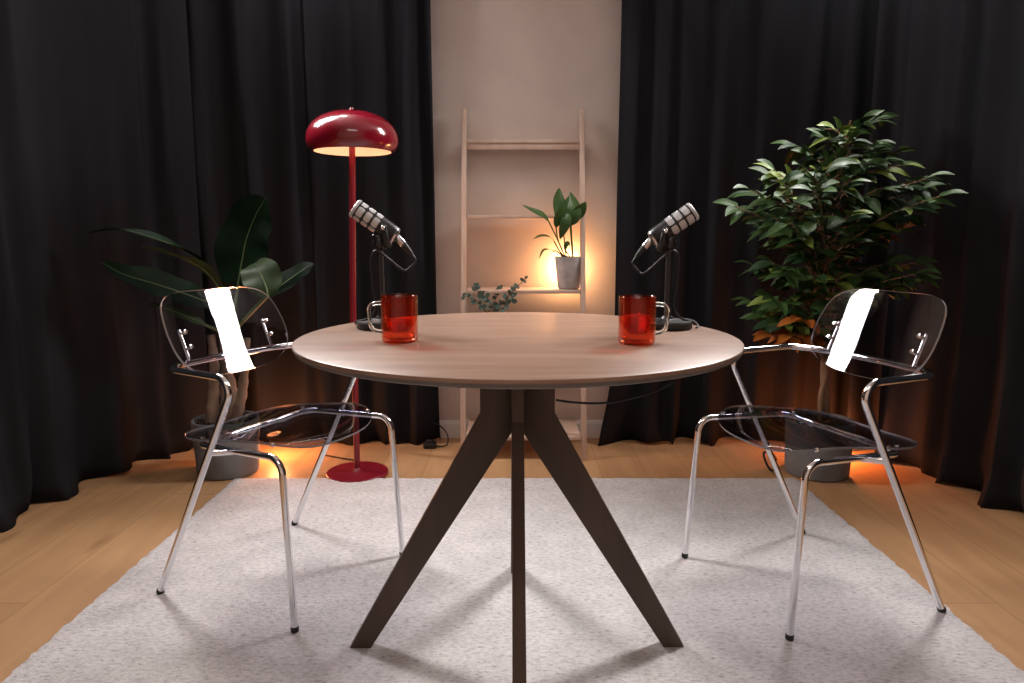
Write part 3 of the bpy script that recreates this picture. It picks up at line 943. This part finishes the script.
# ------------------------------------------------- peace lily on the ladder
SX, SY, SZ = .268, 3.215, .7625
t = thing('potted_lily', 'small leafy plant in a pale clay pot on the ladder shelf', 'plant', (SX, SY, SZ))
pot(t, .052, .068, .152, M['small_pot'], .02, .004)
O = V((SX, SY, SZ))
def lily(pts, w, nrm, stalk):
    bm = bmesh.new()
    L = [loc(p) for p in pts]
    add_leaf(bm, L, w, nrm, 0, fold=.22, n=6, prof=lambda x: max(math.sin(PI * min(1, x * .97 + .02) ** .8) ** .8, 0))
    lf = obj('leaf', bm, M['leaf_lily'], t)
    bm = bmesh.new()
    sp = spline([V(s) for s in stalk] + [L[0]], 6)
    add_tube(bm, sp, .0032, 7)
    obj('leaf_stalk', bm, M['stem'], lf)
B1, B2 = (-.012, 0, .132), (.018, -.005, .132)
lily([(0.1694, 3.1600, 1.0727), (0.1408, 3.1400, 1.0991), (0.1037, 3.1200, 1.1162), (0.0447, 3.1000, 1.1462)], 0.051, (.3, -.6, .8), [B1, loc((0.2237, 3.2000, 0.9680))])
lily([(0.1931, 3.1600, 0.9866), (0.1689, 3.1400, 1.0047), (0.1315, 3.1200, 1.0092), (0.0950, 3.1100, 0.9958)], 0.030, (.1, -.4, 1), [B1, loc((0.2185, 3.1900, 0.9451))])
lily([(0.1883, 3.1500, 0.9412), (0.1642, 3.1300, 0.9484), (0.1410, 3.1200, 0.9418), (0.1230, 3.1200, 0.9056)], 0.025, (-.2, -.4, 1), [B1, loc((0.2133, 3.1800, 0.9361))])
lily([(0.2345, 3.1700, 1.0457), (0.2300, 3.1800, 1.1048), (0.2169, 3.2000, 1.1736), (0.2176, 3.2200, 1.2291)], 0.066, (-.25, -1, .2), [B1])
lily([(0.1991, 3.1200, 1.0494), (0.2071, 3.1100, 1.0848), (0.2291, 3.1100, 1.1290), (0.2570, 3.1300, 1.1875)], 0.049, (.5, -1, .1), [B1, loc((0.2108, 3.1500, 0.9912))])
lily([(0.2665, 3.1700, 1.0593), (0.2789, 3.1600, 1.0997), (0.2838, 3.1700, 1.1450), (0.2671, 3.2000, 1.2097)], 0.070, (.2, -1, .2), [B2])
lily([(0.2735, 3.2000, 1.0736), (0.2989, 3.1800, 1.1094), (0.3205, 3.1700, 1.1360), (0.3384, 3.1700, 1.1630)], 0.059, (.5, -1, .2), [B2])
lily([(0.2580, 3.1300, 1.1076), (0.2433, 3.1100, 1.0759), (0.2302, 3.1100, 1.0359), (0.2178, 3.1200, 0.9958)], 0.048, (.1, -1, .3), [B2, loc((0.2717, 3.1700, 1.0139))])
lily([(0.2410, 3.1200, 0.9463), (0.2445, 3.1100, 0.9689), (0.2535, 3.1100, 0.9779), (0.2627, 3.1100, 0.9644)], 0.021, (.1, -1, .4), [B2])

# ---------------------------------------------------------------- eucalyptus
EX, EY, EZ = -.035, 3.165, .4305
t = thing('potted_eucalyptus', 'grey-green eucalyptus sprigs in a dark pot on the ladder shelf', 'plant', (EX, EY, EZ))
O = V((EX, EY, EZ))
bm = bmesh.new()
add_lathe(bm, [(0, .0005), (.045, .0005), (.05, .004), (.068, .17), (.068, .186), (.066, .188), (.060, .188), (.058, .18), (.044, .11), (0, .11)], 44)
obj('pot', bm, M['dark_pot'], t)
bm = bmesh.new(); bmesh.ops.create_circle(bm, cap_ends=True, segments=40, radius=.0545, matrix=Matrix.Translation((0, 0, .165)))
obj('soil', bm, M['soil'], t)
lb = bmesh.new(); sb = bmesh.new()
rnd = random.Random(9)
for pts in ([(-0.1206, 3.1400, 0.6608), (-0.1426, 3.1200, 0.7092), (-0.1551, 3.1000, 0.7568), (-0.1634, 3.0900, 0.7848)],
            [(-0.1153, 3.1200, 0.6629), (-0.1499, 3.0800, 0.7083), (-0.1797, 3.0500, 0.7337), (-0.2186, 3.0300, 0.7444)],
            [(-0.0835, 3.1400, 0.6608), (-0.0460, 3.1200, 0.7092), (0.0000, 3.1000, 0.7568), (0.0587, 3.0800, 0.8171)],
            [(-0.0934, 3.1600, 0.6586), (-0.0558, 3.1500, 0.6877), (-0.0185, 3.1400, 0.7259), (0.0092, 3.1300, 0.7682)],
            [(-0.1008, 3.1000, 0.6651), (-0.0999, 3.0800, 0.7083), (-0.1172, 3.0600, 0.7374), (-0.1347, 3.0500, 0.7517)],
            [(-0.0731, 3.0900, 0.6662), (-0.0407, 3.0600, 0.6876), (-0.0090, 3.0400, 0.7121), (0.0089, 3.0300, 0.7444)],
            [(-0.1077, 3.1700, 0.6575), (-0.0844, 3.1800, 0.7036), (-0.0655, 3.1800, 0.7411), (-0.0561, 3.1800, 0.7692)]):
    L = [V((rnd.uniform(-.02, .02), rnd.uniform(-.02, .02), .16))] + [loc(p) for p in pts]
    sp = spline(L, 6)
    add_tube(sb, sp, .0016, 6)
    for i in range(8, len(sp), 3):
        d = (sp[i] - sp[i - 1]).normalized()
        for s in (1, -1):
            a = rnd.uniform(0, 6.28)
            sd = (d.cross(V((math.cos(a), math.sin(a), .3)))).normalized() * s
            dd = (sd + d * .5).normalized()
            ln = rnd.uniform(.018, .028)
            add_leaf(lb, [sp[i], sp[i] + dd * ln * .5, sp[i] + dd * ln], ln * .85, (rnd.uniform(-.5, .5), -1, rnd.uniform(-.2, .8)), 0, fold=.1, n=3,
                     prof=lambda x: max(math.sin(PI * x) ** .55, 0))
    add_leaf(lb, [sp[-1], sp[-1] + V((.006, 0, .008)), sp[-1] + V((.014, 0, .014))], .016, (0, -1, .2), 0, n=3)
obj('stems', sb, M['stem_brown'], t)
obj('foliage', lb, M['leaf_euca'], t, angle=80)

# ------------------------------------------------------------------- lights
def area(name, locn, target, sx, sy, power, col, roll=0.0):
    d = bpy.data.lights.new(name, 'AREA'); d.shape = 'RECTANGLE'; d.size = sx; d.size_y = sy; d.energy = power; d.color = col
    o = link(bpy.data.objects.new(name, d)); o.location = locn
    q = (V(target) - V(locn)).to_track_quat('-Z', 'Y')
    o.rotation_euler = (q.to_matrix().to_4x4() @ Matrix.Rotation(roll, 4, 'Z')).to_euler()
    return o
def point(name, locn, power, col, r):
    d = bpy.data.lights.new(name, 'POINT'); d.energy = power; d.color = col; d.shadow_soft_size = r
    o = link(bpy.data.objects.new(name, d)); o.location = locn
    return o
WHITE = (1.0, .955, .94)
def panel(sx):
    o = area('studio_panel_light', (0, 0, 0), (0, 0, -1), .42, 1.0, 47, WHITE)
    o.data.spread = math.radians(130)
    n = V((-.62 * sx, -.66, -.44)).normalized()            # the way the panel faces
    a = V((0, .33, .94)); a = (a - n * a.dot(n)).normalized()
    z = -n; x = a.cross(z)
    m = Matrix((x, a, z)).transposed().to_4x4()
    m.translation = V((1.30 * sx, 2.82, 2.37))
    o.matrix_world = m
panel(1); panel(-1)
area('added_fill_light', (0, .1, 2.58), (0, .1, 0), 1.2, .6, 14, (1.0, .90, .85))  # unseen soft fill added overhead near the camera, not a known fixture
point('curtain_washer', (-.85, 2.92, 2.40), 7.0, WHITE, .06)
point('curtain_washer', (1.45, 2.86, 2.40), 7.0, WHITE, .06)
point('shelf_lamp', (.262, 3.305, .86), 6.0, (1.0, .53, .22), .02)
point('shade_lamp', (LX + .028, LY, LH + .03), .9, (1.0, .60, .42), .05)
point('floor_uplight', (1.475, 3.02, .09), 8.5, (1.0, .26, .07), .03)
point('floor_uplight', (-1.085, 3.03, .13), 7.0, (1.0, .33, .11), .03)

# ------------------------------------------------------------ world, camera
w = bpy.data.worlds.new('world'); scene.world = w; w.use_nodes = True
w.node_tree.nodes['Background'].inputs[0].default_value = (.02, .02, .022, 1)
cam = bpy.data.cameras.new('camera'); cam.sensor_fit = 'HORIZONTAL'; cam.sensor_width = 36; cam.lens = 680 / 1024 * 36
cam.clip_start = .02
co = link(bpy.data.objects.new('camera', cam)); co.location = (0, 0, 1.0)
co.rotation_euler = (math.radians(90 - 8.65), 0, 0)
scene.camera = co
vs = scene.view_settings
vs.view_transform = 'Standard'; vs.look = 'None'; vs.gamma = 1; vs.use_curve_mapping = False; vs.exposure = 0.0
